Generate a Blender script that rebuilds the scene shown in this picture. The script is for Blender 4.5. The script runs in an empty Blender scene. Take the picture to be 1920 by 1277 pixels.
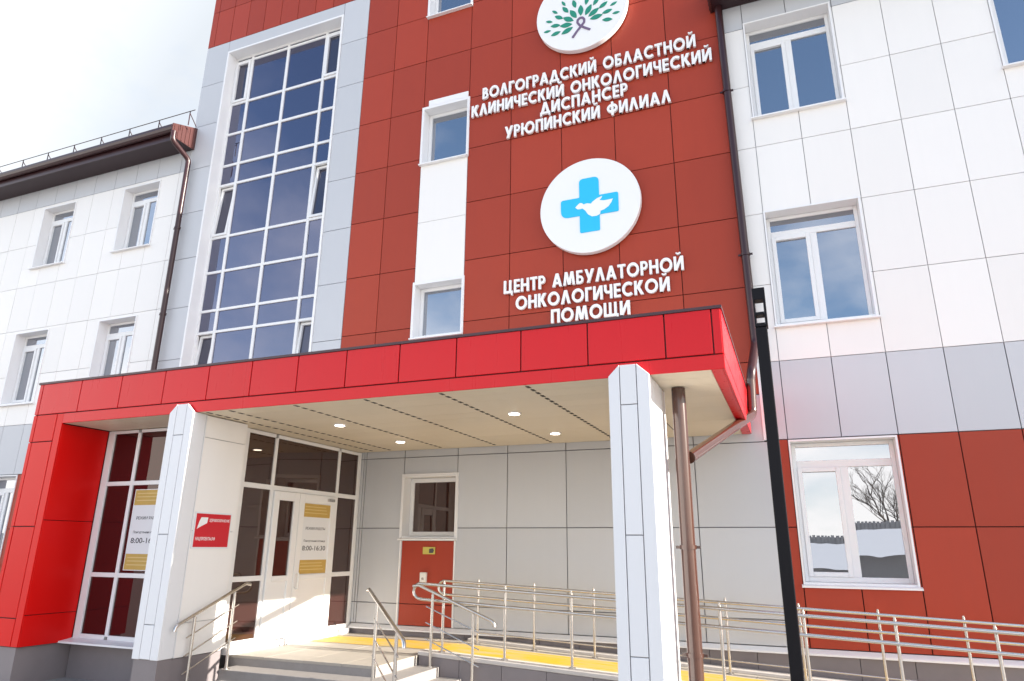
import bpy, math, random
from mathutils import Vector, Matrix
from math import radians as R, sin, cos, pi

random.seed(7)
SC = bpy.context.scene
C = SC.collection
G = 1.75            # eye height: everything below is written relative to the eye and lifted by G

# ------------------------------------------------------------------ camera
cam = bpy.data.cameras.new('camera')
cam_o = bpy.data.objects.new('camera', cam)
C.objects.link(cam_o)
yaw, pitch, roll = R(-22.032), R(16.922), R(.5223)
f_ = Vector((sin(yaw)*cos(pitch), cos(yaw)*cos(pitch), sin(pitch)))
r_ = f_.cross(Vector((0, 0, 1))).normalized()
u_ = r_.cross(f_)
r2 = r_*cos(roll) + u_*sin(roll)
u2 = -r_*sin(roll) + u_*cos(roll)
m3 = Matrix((r2, u2, -f_)).transposed()
cam_o.matrix_world = Matrix.Translation((0, 0, G)) @ m3.to_4x4()
cam.sensor_width = 36
cam.lens = 36*1277.28/1920
cam.clip_start = .05
cam.clip_end = 2000
SC.camera = cam_o

# ------------------------------------------------------------------ light
SUN_EL = R(19.7)
SUN_ROT = R(89.5)
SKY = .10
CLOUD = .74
SC.view_settings.view_transform = 'Standard'
SC.view_settings.look = 'None'
SC.view_settings.gamma = 1
SC.view_settings.exposure = 1.93

world = bpy.data.worlds.new('World')
SC.world = world
world.use_nodes = True
nt = world.node_tree
nt.nodes.clear()
N = nt.nodes.new
L = nt.links.new
def mth(t, op, a, b=None, clamp=False):
    n = t.nodes.new('ShaderNodeMath'); n.operation = op; n.use_clamp = clamp
    for i, x in enumerate((a, b)):
        if x is None: continue
        if isinstance(x, (int, float)): n.inputs[i].default_value = x
        else: t.links.new(x, n.inputs[i])
    return n.outputs[0]
out = N('ShaderNodeOutputWorld')
sky = N('ShaderNodeTexSky'); sky.sky_type = 'NISHITA'; sky.sun_disc = False
sky.sun_elevation = SUN_EL; sky.sun_rotation = SUN_ROT
sky.air_density = 1.0; sky.dust_density = .7; sky.ozone_density = 1.3
bg = N('ShaderNodeBackground'); bg.inputs[1].default_value = SKY
L(sky.outputs[0], bg.inputs[0])
tc = N('ShaderNodeTexCoord')
sep = N('ShaderNodeSeparateXYZ'); L(tc.outputs['Generated'], sep.inputs[0])
zz = mth(nt, 'MAXIMUM', sep.outputs[2], 0.0)
den = mth(nt, 'ADD', zz, .35)
cx = mth(nt, 'DIVIDE', sep.outputs[0], den); cy = mth(nt, 'DIVIDE', sep.outputs[1], den)
cmb = N('ShaderNodeCombineXYZ'); L(cx, cmb.inputs[0]); L(cy, cmb.inputs[1])
noi = N('ShaderNodeTexNoise'); noi.inputs['Scale'].default_value = 1.7; noi.inputs['Detail'].default_value = 7
noi.inputs['Roughness'].default_value = .55
L(cmb.outputs[0], noi.inputs['Vector'])
t1 = mth(nt, 'MULTIPLY', mth(nt, 'SUBTRACT', noi.outputs[0], .5), 2.6)
haze_ = mth(nt, 'MULTIPLY', mth(nt, 'POWER', mth(nt, 'SUBTRACT', 1.0, zz), 2.6), 1.7)
side = mth(nt, 'MULTIPLY', sep.outputs[1], .75)
fac = mth(nt, 'ADD', mth(nt, 'ADD', t1, side), mth(nt, 'ADD', haze_, .28), clamp=True)
fac = mth(nt, 'MULTIPLY', fac, .94)
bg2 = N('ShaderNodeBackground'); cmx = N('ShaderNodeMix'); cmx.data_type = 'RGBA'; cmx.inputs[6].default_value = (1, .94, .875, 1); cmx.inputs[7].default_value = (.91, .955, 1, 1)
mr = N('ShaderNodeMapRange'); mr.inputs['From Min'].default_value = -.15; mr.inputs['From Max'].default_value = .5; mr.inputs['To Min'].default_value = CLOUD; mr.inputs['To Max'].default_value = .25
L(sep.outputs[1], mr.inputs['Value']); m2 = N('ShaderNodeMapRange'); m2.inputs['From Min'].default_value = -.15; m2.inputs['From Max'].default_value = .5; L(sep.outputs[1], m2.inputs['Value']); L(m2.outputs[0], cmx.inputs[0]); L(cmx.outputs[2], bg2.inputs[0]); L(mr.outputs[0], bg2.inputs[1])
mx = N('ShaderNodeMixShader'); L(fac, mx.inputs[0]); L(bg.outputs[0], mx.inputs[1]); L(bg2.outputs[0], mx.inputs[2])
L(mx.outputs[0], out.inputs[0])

sl = bpy.data.lights.new('sun', 'SUN'); sl.energy = 3.6; sl.angle = R(.5); sl.color = (1, .93, .82)
so = bpy.data.objects.new('sun', sl); C.objects.link(so)
sd = Vector((sin(SUN_ROT)*cos(SUN_EL), cos(SUN_ROT)*cos(SUN_EL), sin(SUN_EL)))
so.rotation_euler = (-sd).to_track_quat('-Z', 'Y').to_euler()
so.location = (30, 0, 20)

# ------------------------------------------------------------------ materials
def tilted(t, nrm, rnd, amt):
    a = t.nodes.new('ShaderNodeVectorMath'); a.operation = 'SUBTRACT'; t.links.new(rnd, a.inputs[0]); a.inputs[1].default_value = (.5, .5, .5)
    b = t.nodes.new('ShaderNodeVectorMath'); b.operation = 'SCALE'; t.links.new(a.outputs[0], b.inputs[0]); b.inputs['Scale'].default_value = amt
    c = t.nodes.new('ShaderNodeVectorMath'); c.operation = 'ADD'; t.links.new(nrm, c.inputs[0]); t.links.new(b.outputs[0], c.inputs[1])
    d = t.nodes.new('ShaderNodeVectorMath'); d.operation = 'NORMALIZE'; t.links.new(c.outputs[0], d.inputs[0])
    return d.outputs[0]
def mat(name, col, rough=.6, metal=0., spec=.5, var=0., noise=0., nscale=6., bump=0., coat=0., streak=0.):
    m = bpy.data.materials.new(name); m.use_nodes = True
    t = m.node_tree; p = t.nodes['Principled BSDF']
    p.inputs['Base Color'].default_value = (*col, 1); p.inputs['Roughness'].default_value = rough
    p.inputs['Metallic'].default_value = metal
    p.inputs['Specular IOR Level'].default_value = spec
    if coat: p.inputs['Coat Weight'].default_value = coat; p.inputs['Coat Roughness'].default_value = .12
    v = None
    if var:
        g = t.nodes.new('ShaderNodeNewGeometry')
        v = mth(t, 'ADD', mth(t, 'MULTIPLY', g.outputs['Random Per Island'], var), 1-var/2)
        if streak:          # dust and rain streaks that run down the sheets
            co = t.nodes.new('ShaderNodeTexCoord'); mp = t.nodes.new('ShaderNodeMapping'); mp.inputs['Scale'].default_value = (5, 5, .35)
            n2 = t.nodes.new('ShaderNodeTexNoise'); n2.inputs['Scale'].default_value = 1.6; n2.inputs['Detail'].default_value = 7; n2.inputs['Roughness'].default_value = .7
            t.links.new(co.outputs['Object'], mp.inputs[0]); t.links.new(mp.outputs[0], n2.inputs['Vector'])
            v = mth(t, 'MULTIPLY', v, mth(t, 'ADD', mth(t, 'MULTIPLY', mth(t, 'SUBTRACT', n2.outputs[0], .5), 2*streak), 1.0))
            t.links.new(mth(t, 'ADD', mth(t, 'MULTIPLY', n2.outputs[0], .25), rough-.125), p.inputs['Roughness'])
        if not bump:
            wn = t.nodes.new('ShaderNodeTexWhiteNoise'); wn.noise_dimensions = '1D'; t.links.new(g.outputs['Random Per Island'], wn.inputs['W'])
            t.links.new(tilted(t, g.outputs['Normal'], wn.outputs['Color'], .03), p.inputs['Normal'])
    if noise or bump:
        co = t.nodes.new('ShaderNodeTexCoord')
        n = t.nodes.new('ShaderNodeTexNoise'); n.inputs['Scale'].default_value = nscale; n.inputs['Detail'].default_value = 6
        n.inputs['Roughness'].default_value = .62
        t.links.new(co.outputs['Object'], n.inputs['Vector'])
        if noise:
            w = mth(t, 'ADD', mth(t, 'MULTIPLY', mth(t, 'SUBTRACT', n.outputs[0], .5), 2*noise), 1.0)
            v = w if v is None else mth(t, 'MULTIPLY', v, w)
        if bump:
            b = t.nodes.new('ShaderNodeBump'); b.inputs['Strength'].default_value = bump; b.inputs['Distance'].default_value = .02
            t.links.new(n.outputs[0], b.inputs['Height']); t.links.new(b.outputs[0], p.inputs['Normal'])
    if v is not None:
        mm = t.nodes.new('ShaderNodeVectorMath'); mm.operation = 'SCALE'
        mm.inputs[0].default_value = col; t.links.new(v, mm.inputs['Scale'])
        t.links.new(mm.outputs[0], p.inputs['Base Color'])
    return m

def glass(name, dark, refl, tint=(1, 1, 1), blend=.35):
    m = bpy.data.materials.new(name); m.use_nodes = True
    t = m.node_tree; t.nodes.clear()
    o = t.nodes.new('ShaderNodeOutputMaterial')
    d = t.nodes.new('ShaderNodeBsdfDiffuse'); d.inputs[0].default_value = (*dark, 1)
    g = t.nodes.new('ShaderNodeBsdfGlossy'); g.inputs[0].default_value = (*tint, 1); g.inputs['Roughness'].default_value = .004
    lw = t.nodes.new('ShaderNodeLayerWeight'); lw.inputs[0].default_value = blend
    fa = mth(t, 'ADD', mth(t, 'MULTIPLY', lw.outputs['Fresnel'], 1-refl), refl, clamp=True)
    # panes are never dead flat: a slow ripple bends what they mirror
    co = t.nodes.new('ShaderNodeTexCoord'); n = t.nodes.new('ShaderNodeTexNoise'); n.inputs['Scale'].default_value = 1.3
    t.links.new(co.outputs['Object'], n.inputs['Vector'])
    b = t.nodes.new('ShaderNodeBump'); b.inputs['Strength'].default_value = .12; b.inputs['Distance'].default_value = .012
    t.links.new(n.outputs[0], b.inputs['Height'])
    # every pane sits at its own slight angle in its frame
    oi = t.nodes.new('ShaderNodeObjectInfo'); wn = t.nodes.new('ShaderNodeTexWhiteNoise'); wn.noise_dimensions = '1D'
    t.links.new(oi.outputs['Random'], wn.inputs['W'])
    t.links.new(tilted(t, b.outputs[0], wn.outputs['Color'], .05), g.inputs['Normal'])
    x = t.nodes.new('ShaderNodeMixShader'); t.links.new(fa, x.inputs[0]); t.links.new(d.outputs[0], x.inputs[1]); t.links.new(g.outputs[0], x.inputs[2])
    t.links.new(x.outputs[0], o.inputs[0])
    return m

def emit(name, col, s):
    m = bpy.data.materials.new(name); m.use_nodes = True
    p = m.node_tree.nodes['Principled BSDF']; p.inputs['Base Color'].default_value = (.9, .9, .85, 1)
    p.inputs['Emission Color'].default_value = (*col, 1); p.inputs['Emission Strength'].default_value = s
    return m

M = dict(
    white=mat('white_cladding', (.83, .81, .785), .42, streak=.02, var=.05, noise=.015, nscale=1.2),
    column=mat('column_cladding', (.72, .725, .745), .42, var=.04, noise=.015, nscale=1.2),
    white_joint=mat('white_cladding_joint', (.46, .46, .49), .8),
    grey=mat('grey_cladding', (.53, .545, .575), .42, streak=.02, var=.07, noise=.02, nscale=1.2),
    grey_joint=mat('grey_cladding_joint', (.19, .19, .21), .8),
    red=mat('brick_red_cladding', (.355, .043, .019), .48, streak=.06, spec=.32, var=.16, noise=.04, nscale=1.5),
    red_joint=mat('brick_red_joint', (.055, .006, .005), .8),
    fascia=mat('canopy_red_panel', (.62, .006, .011), .30, streak=.045, spec=.32, var=.06, noise=.02, nscale=1.5),
    fascia_joint=mat('canopy_red_joint', (.12, .004, .006), .6),
    leg=mat('frame_red_panel', (.66, .003, .002), .38, spec=.26, var=.05, noise=.02, nscale=1.5),
    soffit=mat('soffit_slats', (.68, .59, .45), .45, var=.05, noise=.02),
    slot=mat('soffit_slot', (.05, .04, .035), .8),
    pvc=mat('white_window_frame', (.80, .80, .80), .30),
    trim=mat('white_metal_trim', (.82, .82, .83), .35),
    plinth=mat('plinth_tile', (.20, .175, .18), .55, var=.22, noise=.10, nscale=5),
    plinth_joint=mat('plinth_joint', (.06, .055, .06), .9),
    floor=mat('porch_paving', (.40, .36, .31), .7, var=.12, noise=.12, nscale=9, bump=.15),
    kerb=mat('kerb_stone', (.55, .51, .48), .7, noise=.12, nscale=10, bump=.2),
    endbox=mat('brown_rib_metal', (.075, .024, .022), .35, noise=.08, nscale=4),
    brown=mat('brown_metal', (.036, .011, .013), .32, noise=.08, nscale=4),
    pipe=mat('brown_pipe', (.058, .023, .015), .22, noise=.06, nscale=5, coat=.6),
    eave=mat('eave_boards', (.027, .009, .013), .5, noise=.1, nscale=6),
    steel=mat('stainless_steel', (.60, .57, .54), .26, metal=1., noise=.05, nscale=12),
    black=mat('black_paint', (.006, .005, .007), .45, spec=.18, noise=.2, nscale=8),
    disc=mat('white_sign_disc', (.84, .84, .85), .3),
    letter=mat('white_letters', (.86, .86, .86), .35),
    cyan=mat('cyan_sign', (.02, .50, .83), .4),
    green=mat('green_leaf', (.012, .24, .16), .5),
    purple=mat('purple_ribbon', (.16, .11, .20), .5),
    sign_red=mat('red_plaque', (.58, .01, .022), .35),
    gold=mat('gold_print', (.52, .34, .08), .5, noise=.12, nscale=8),
    goldline=mat('pale_gold_print', (.66, .50, .22), .5),
    paper=mat('paper', (.74, .75, .77), .6),
    ink=mat('ink', (.06, .06, .07), .6),
    steps=mat('step_stone', (.27, .25, .24), .75, noise=.16, nscale=8, bump=.3),
    ground=mat('paving', (.30, .29, .28), .85, noise=.15, nscale=.8),
    snow=mat('snow', (.82, .83, .86), .6, noise=.04, nscale=1.5),
    plaster=mat('plaster', (.50, .49, .48), .8, noise=.1),
    bark=mat('bark', (.15, .125, .105), .9, noise=.2, nscale=10),
    rubber=mat('dark_flashing', (.06, .025, .03), .4),
    yellowplate=mat('yellow_plate', (.55, .48, .10), .5),
    plastic=mat('white_plastic', (.78, .78, .76), .4),
    win=glass('window_glass', (.012, .014, .02), .36, (.88, .92, 1)),
    win2=glass('stair_glass', (.014, .015, .030), .15, (.74, .76, 1)),
    vent=glass('vent_glass', (.03, .03, .04), .05, (.8, .8, 1)),
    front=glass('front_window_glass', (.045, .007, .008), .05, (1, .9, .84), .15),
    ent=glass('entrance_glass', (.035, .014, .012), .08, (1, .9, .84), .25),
    lamp=emit('downlight_glow', (1, .93, .78), 4.0),
)
def yellow_paint():
    m = mat('yellow_tactile_paint', (.62, .40, .02), .6)
    t = m.node_tree; p = t.nodes['Principled BSDF']
    co = t.nodes.new('ShaderNodeTexCoord'); n = t.nodes.new('ShaderNodeTexNoise'); n.inputs['Scale'].default_value = 5; n.inputs['Detail'].default_value = 8
    mp = t.nodes.new('ShaderNodeMapping'); mp.inputs['Scale'].default_value = (.35, 2.2, 1)
    t.links.new(co.outputs['Object'], mp.inputs[0]); t.links.new(mp.outputs[0], n.inputs['Vector'])
    r = t.nodes.new('ShaderNodeValToRGB'); r.color_ramp.elements[0].position = .42; r.color_ramp.elements[1].position = .62
    r.color_ramp.elements[0].color = (.62, .36, .012, 1); r.color_ramp.elements[1].color = (.48, .37, .16, 1)
    t.links.new(n.outputs[0], r.inputs[0]); t.links.new(r.outputs[0], p.inputs['Base Color'])
    return m
M['yellow'] = yellow_paint()

# ------------------------------------------------------------------ mesh helpers
class MB:
    def __init__(s): s.v = []; s.f = []
    def box(s, x0, x1, y0, y1, z0, z1):
        i = len(s.v)
        s.v += [(x0, y0, z0), (x1, y0, z0), (x1, y1, z0), (x0, y1, z0), (x0, y0, z1), (x1, y0, z1), (x1, y1, z1), (x0, y1, z1)]
        s.f += [tuple(i+k for k in q) for q in ((0, 3, 2, 1), (4, 5, 6, 7), (0, 1, 5, 4), (1, 2, 6, 5), (2, 3, 7, 6), (3, 0, 4, 7))]
        return s
    def hexa(s, p):        # eight corners: bottom ring then top ring
        i = len(s.v); s.v += [tuple(q) for q in p]
        s.f += [tuple(i+k for k in q) for q in ((0, 3, 2, 1), (4, 5, 6, 7), (0, 1, 5, 4), (1, 2, 6, 5), (2, 3, 7, 6), (3, 0, 4, 7))]
        return s
    def prism(s, poly, fn, d0, d1):     # poly 2-d (counter-clockwise as seen from the front), fn(a, b, d) -> xyz
        i = len(s.v); n = len(poly)
        s.v += [fn(a, b, d0) for a, b in poly] + [fn(a, b, d1) for a, b in poly]
        s.f.append(tuple(i+k for k in range(n)))
        s.f.append(tuple(i+n+k for k in reversed(range(n))))
        for k in range(n):
            k2 = (k+1) % n
            s.f.append((i+k2, i+k, i+n+k, i+n+k2))
        return s
    def tube(s, pts, r, seg=12, r2=None):
        pts = [Vector(p) for p in pts]; n = len(pts); i = len(s.v)
        up = None
        for k, p in enumerate(pts):
            a = (pts[k]-pts[k-1]).normalized() if k else None
            b = (pts[k+1]-pts[k]).normalized() if k < n-1 else None
            t = (a+b).normalized() if a and b else (a or b)
            if up is None:
                up = t.orthogonal().normalized()
            up = (up - t*up.dot(t)).normalized()
            w = t.cross(up)
            rr = r if r2 is None else r+(r2-r)*k/(n-1)
            mit = 1/max(.5, t.dot(b if b else a))
            for j in range(seg):
                an = 2*pi*j/seg
                s.v.append(tuple(p + (up*cos(an) + w*sin(an))*rr*mit))
        for k in range(n-1):
            for j in range(seg):
                j2 = (j+1) % seg
                s.f.append((i+k*seg+j, i+k*seg+j2, i+(k+1)*seg+j2, i+(k+1)*seg+j))
        s.f.append(tuple(i+j for j in reversed(range(seg))))
        s.f.append(tuple(i+(n-1)*seg+j for j in range(seg)))
        return s
    def build(s, name, m, parent=None, smooth=False, bevel=0.):
        me = bpy.data.meshes.new(name)
        off = Vector((0, 0, 0))
        if parent is not None:
            q = parent
            while q is not None:
                off += q.location; q = q.parent
        else:
            xs = [v[0] for v in s.v]; ys = [v[1] for v in s.v]; zs = [v[2] for v in s.v]
            off = Vector(((min(xs)+max(xs))/2, (min(ys)+max(ys))/2, min(zs)+G))
        me.from_pydata([(x-off.x, y-off.y, z+G-off.z) for x, y, z in s.v], [], s.f)
        me.validate(); me.update()
        me.materials.append(M[m] if isinstance(m, str) else m)
        o = bpy.data.objects.new(name, me); C.objects.link(o)
        if parent is not None: o.parent = parent
        else: o.location = off
        if smooth:
            me.polygons.foreach_set('use_smooth', [True]*len(me.polygons))
            me.set_sharp_from_angle(angle=R(40))
        if bevel:
            b = o.modifiers.new('edge', 'BEVEL'); b.width = bevel; b.segments = 2; b.limit_method = 'ANGLE'; b.harden_normals = False
        return o

def tag(o, label=None, cat=None, group=None, kind=None):
    if label: o['label'] = label
    if cat: o['category'] = cat
    if group: o['group'] = group
    if kind: o['kind'] = kind
    return o
def thing(name, label, cat, loc, group=None):
    o = bpy.data.objects.new(name, None); C.objects.link(o)
    o.location = (loc[0], loc[1], loc[2]+G); o.empty_display_size = .3
    return tag(o, label, cat, group)

def sub_rects(rect, holes):
    rs = [rect]
    for hx0, hx1, hz0, hz1 in holes:
        nr = []
        for x0, x1, z0, z1 in rs:
            if hx1 <= x0 or hx0 >= x1 or hz1 <= z0 or hz0 >= z1:
                nr.append((x0, x1, z0, z1)); continue
            if hz0 > z0: nr.append((x0, x1, z0, hz0))
            if hz1 < z1: nr.append((x0, x1, hz1, z1))
            a, b = max(z0, hz0), min(z1, hz1)
            if hx0 > x0: nr.append((x0, hx0, a, b))
            if hx1 < x1: nr.append((hx1, x1, a, b))
        rs = nr
    return [r for r in rs if r[1]-r[0] > .012 and r[3]-r[2] > .012]
def frange(a, b, s):
    o = []; x = a
    while x < b: o.append(x); x += s
    return o

def clad(pan, back, rect, gx, gz, holes, gap, y=10.5, th=.022, deep=.25):
    x0, x1, z0, z1 = rect
    xs = [x0] + sorted(g for g in gx if x0+.02 < g < x1-.02) + [x1]
    zs = [z0] + sorted(g for g in gz if z0+.02 < g < z1-.02) + [z1]
    h = gap/2
    for a, b in zip(xs, xs[1:]):
        for c, d in zip(zs, zs[1:]):
            for q in sub_rects((a+h, b-h, c+h, d-h), holes):
                e = random.uniform(-.0012, .0012)
                pan.box(q[0], q[1], y+e, y+th, q[2], q[3])
    for q in sub_rects(rect, holes):
        back.box(q[0], q[1], y+th+.003, y+deep, q[2], q[3])

# ------------------------------------------------------------------ setting
D = 10.5
GZ = -1.745
g = MB().box(-220, 220, -220, 220, GZ-.3, GZ); tag(g.build('ground', 'ground'), kind='structure')

# ------------------------------------------------------------------ hospital building
bld = thing('hospital_building', 'three-storey hospital with red panelled stair tower between white panelled wings', 'building', (-6, 10.5, GZ))
ROWS = [-.90, .305, 1.50, 2.70, 3.90, 5.10, 6.30, 7.475, 8.64, 9.83, 11.0, 12.15, 13.2, 14.3]
LW, TL, TR, RW = -24.0, -12.70, -.29, 15.0  # right wing drawn out past view to keep grazing sun off wall signs
W3 = (.02, 1.40, -.44, 1.51); W2 = (.02, 1.40, 3.22, 5.13); W1 = (.02, 1.40, 6.84, 8.75)
W4 = (3.52, 4.90, 6.84, 8.75); W5 = (3.52, 4.90, 3.22, 5.13)
lw = [(-14.75, -13.52), (-17.69, -16.46)]
LWIN = [(a, b, 6.80, 8.52) for a, b in lw] + [(a, b, 3.20, 5.04) for a, b in lw] + [(-17.69, -16.46, -.44, 1.51)]
ST = (-11.97, -8.52, 2.60, 11.80)
SW = [(-6.26, -5.22, 10.95, 12.15), (-6.26, -5.22, 7.34, 8.64), (-6.26, -5.22, 3.69, 4.77)]
BW = (-6.26, -5.21, .14, 1.18)
holes = [W1, W2, W3, W4, W5] + LWIN + [ST] + SW + [BW]
def region(kind, rect, gx, gz, gap, extra=()):
    a, b = MB(), MB()
    clad(a, b, rect, gx, gz, holes+list(extra), gap)
    a.build(kind+'_cladding', kind, bld); b.build('wall_backing', kind+'_joint', bld)
gxr = [.02+.7*k for k in range(-1, 22)]
gxl = [-12.95-.735*k for k in range(0, 16)]
gxt = [-7.83, -7.05, -6.26, -5.22, -4.31, -3.30, -2.30, -1.30]
# right wing
region('red', (-.24, RW, -1.23, 1.52), gxr, [.305], .014)
region('grey', (TR, RW, 1.52, 2.68), gxr, [], .012)
region('white', (TR, RW, 2.68, 8.65), gxr, ROWS, .010)
region('grey', (TR, RW, 8.65, 9.25), gxr, [], .012)
# left wing
region('red', (LW, TL, -1.23, 1.52), gxl, [.305], .014)
region('grey', (LW, TL, 1.52, 2.68), gxl, [], .012)
region('white', (LW, TL, 2.68, 8.60), gxl, ROWS, .010)
region('grey', (LW, TL, 8.60, 9.25), gxl, [], .012)
# tower: grey band round the tall window, red to its right, red crown, grey base under the canopy
region('grey', (TL, -7.83, 2.2, 12.12), [-11.97, -8.52], [r-.05 for r in ROWS], .012)
region('red', (TL, -7.83, 12.12, 14.8), frange(-12.5, -8, .52), [13.2, 14.2], .014)
STRIP = (-6.26, -5.22, 4.77, 7.34)
region('red', (-7.83, TR, 2.2, 14.8), gxt, ROWS, .014, [STRIP])
region('white', STRIP, [], [6.05], .008)
RP = (-6.23, -5.23, -1.23, .10)
region('grey', (TL, -.24, -1.23, 1.50), gxt+[-7.1], [-.90, .305], .014, [RP])
region('grey', (TL, -.29, 1.50, 2.2), gxt+[-7.1], [], .014)
region('red', RP, [], [-.90], .012)
# body of the building behind the cladding
for q in ((LW, TL-.01, 10.80, 22, GZ, 9.3), (TL, TR, 11.05, 22, GZ, 14.75), (TR+.01, RW, 10.80, 22, GZ, 9.3)):
    MB().box(*q).build('wall', 'grey', bld)
# crown flashing
MB().box(TL-.04, TR+.04, 10.42, 22, 14.8, 14.9).build('parapet_coping', 'rubber', bld)
# plinth
for xa, xb in ((-7.15, RW), (LW, -10.05)):
    pl = MB(); pk = MB()
    clad(pl, pk, (xa, xb, GZ, -1.305), frange(xa+.3, xb, .62), [], [], .008, y=10.47, deep=.3)
    pl.build('plinth', 'plinth', bld); pk.build('plinth_backing', 'plinth_joint', bld)
    MB().hexa([(xa+.02, 10.41, -1.305), (xb, 10.41, -1.305), (xb, 10.497, -1.305), (xa+.02, 10.497, -1.305), (xa+.02, 10.41, -1.285), (xb, 10.41, -1.285), (xb, 10.497, -1.235), (xa+.02, 10.497, -1.235)]).build('base_flashing', 'trim', bld)
# white corner strips beside the red panel under the small window, at the tower edge and round the white strip
for x in (-6.255, -5.228): MB().box(x-.012, x+.012, 10.485, 10.521, -1.23, .10).build('edge_trim', 'trim', bld)
MB().box(-.30, -.262, 10.488, 10.521, 1.52, 2.68).build('edge_trim', 'trim', bld)

def window(rect, frames, panes, y=10.72, proud=.018, parent=None, sill=True, glassm='win', lin=.028, label=None, name='window'):
    """surround = the window itself; frame bars, panes and sill are its pieces"""
    x0, x1, z0, z1 = rect
    s = MB()
    a = .012                               # lining overlaps the cladding edge from inside the opening
    s.box(x0+.002, x0+lin, 10.5-proud, y+.07, z0+.002, z1-.002)
    s.box(x1-lin, x1-.002, 10.5-proud, y+.07, z0+.002, z1-.002)
    s.box(x0+lin+.0005, x1-lin-.0005, 10.5-proud, y+.07, z1-lin, z1-.002)
    w = s.build(name, 'trim', parent or bld)
    if label: w['label'] = label
    f = MB()
    for q in frames: f.box(q[0], q[1], y+(q[4] if len(q) > 4 else 0), y+.065, q[2], q[3])
    f.build('frame', 'pvc', w, bevel=.006)
    for q in panes:
        MB().box(q[0], q[1], y+.03, y+.045, q[2], q[3]).build('pane', glassm, w)
    if sill:
        MB().hexa([(x0-.02, 10.42, z0-.035), (x1+.02, 10.42, z0-.035), (x1+.02, 10.499, z0-.035), (x0-.02, 10.499, z0-.035),
                   (x0-.02, 10.42, z0-.012), (x1+.02, 10.42, z0-.012), (x1+.02, 10.499, z0+.004), (x0-.02, 10.499, z0+.004)]).box(x0+lin, x1-lin, 10.5, y-.001, z0+.001, z0+.03).build('sill', 'trim', w)
    return w

def sash_window(rect, label=None, top=.30, y=10.72):
    x0, x1, z0, z1 = rect
    a, b, c, d = x0+.03, x1-.03, z0+.03, z1-.03
    xm = (a+b)/2; zt = d-top
    w = .055
    fr = [(a, a+w, c, d), (b-w, b, c, d), (a+w, b-w, d-w, d), (a+w, b-w, c, c+.07), (a+w, b-w, zt-.05, zt+.05), (xm-.05, xm+.05, c+.07, zt-.05)]
    s0, s1, s2, s3 = a+w, xm-.05, c+.07, zt-.05            # the opening sash on the left
    fr += [(s0, s0+.06, s2, s3, -.02), (s1-.06, s1, s2, s3, -.02), (s0+.06, s1-.06, s3-.06, s3, -.02), (s0+.06, s1-.06, s2, s2+.06, -.02)]
    pn = [(a+w, b-w, zt+.05, d-w), (s0+.06, s1-.06, s2+.06, s3-.06), (xm+.05, b-w, c+.07, zt-.05)]
    return window(rect, fr, pn, y, label=label)
for q in (W1, W2, W3, W4, W5): sash_window(q)
for q in LWIN: sash_window(q)

# small windows in the red tower: deep white surround, one pane
def small_window(rect, gm='win'):
    x0, x1, z0, z1 = rect
    a, b, c, d = x0+.03, x1-.03, z0+.04, z1-.03
    fr = [(a, a+.07, c, d), (b-.07, b, c, d), (a+.07, b-.07, d-.07, d), (a+.07, b-.07, c, c+.07)]
    w = window(rect, fr, [(a+.07, b-.07, c+.07, d-.07)], 10.70, proud=.03, glassm=gm)
    x0, x1, z0, z1 = rect
    f = MB()                                # flat white casing round the opening
    f.box(x0-.02, x0+.0, 10.474, 10.499, z0, z1); f.box(x1+.0, x1+.02, 10.474, 10.499, z0, z1); f.box(x0-.02, x1+.02, 10.474, 10.499, z1, z1+.03)
    f.build('casing', 'trim', w)
    return w
for q in SW: small_window(q)
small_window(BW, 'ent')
# white lintel panel over the middle small window
MB().box(-6.13, -5.24, 10.472, 10.499, 8.672, 8.80).build('lintel_panel', 'trim', bld)

# tall stair window
x0, x1, z0, z1 = ST
y = 10.75
cols = [-11.93, -11.40, -10.29, -9.17, -8.56]
rows = [3.1, 4.47, 4.98, 5.91, 6.78, 8.14, 8.67, 9.54, 10.40, 11.62]
fr = [(x0+.03, x0+.10, z0+.03, z1-.03), (x1-.10, x1-.03, z0+.03, z1-.03), (x0+.10, x1-.10, z1-.10, z1-.03), (x0+.10, x1-.10, z0+.03, z0+.10)]
for c in cols[1:-1]: fr.append((c-.035, c+.035, z0+.10, z1-.10))
zr = [z0+.10] + rows + [z1-.10]
xr = [x0+.10] + cols[1:-1] + [x1-.10]
VENTS = {(3, 5), (0, 5), (3, 1), (0, 1), (0, 9), (3, 9)}
panes = []; vents = []
for i in range(4):
    a = xr[i] + (.035 if i else 0); b_ = xr[i+1] - (.035 if i < 3 else 0)
    for j, r0 in enumerate(rows): fr.append((a, b_, r0-.03, r0+.03))
    for j in range(len(zr)-1):
        c = zr[j] + (.03 if j else 0); d = zr[j+1] - (.03 if j < len(zr)-2 else 0)
        if (i, j) in VENTS:
            vents.append((a, b_, c, d, j))
        else:
            panes.append((a, b_, c, d))
stw = window(ST, fr, panes, y, sill=False, glassm='win2', lin=.05, name='stair_window')
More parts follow.
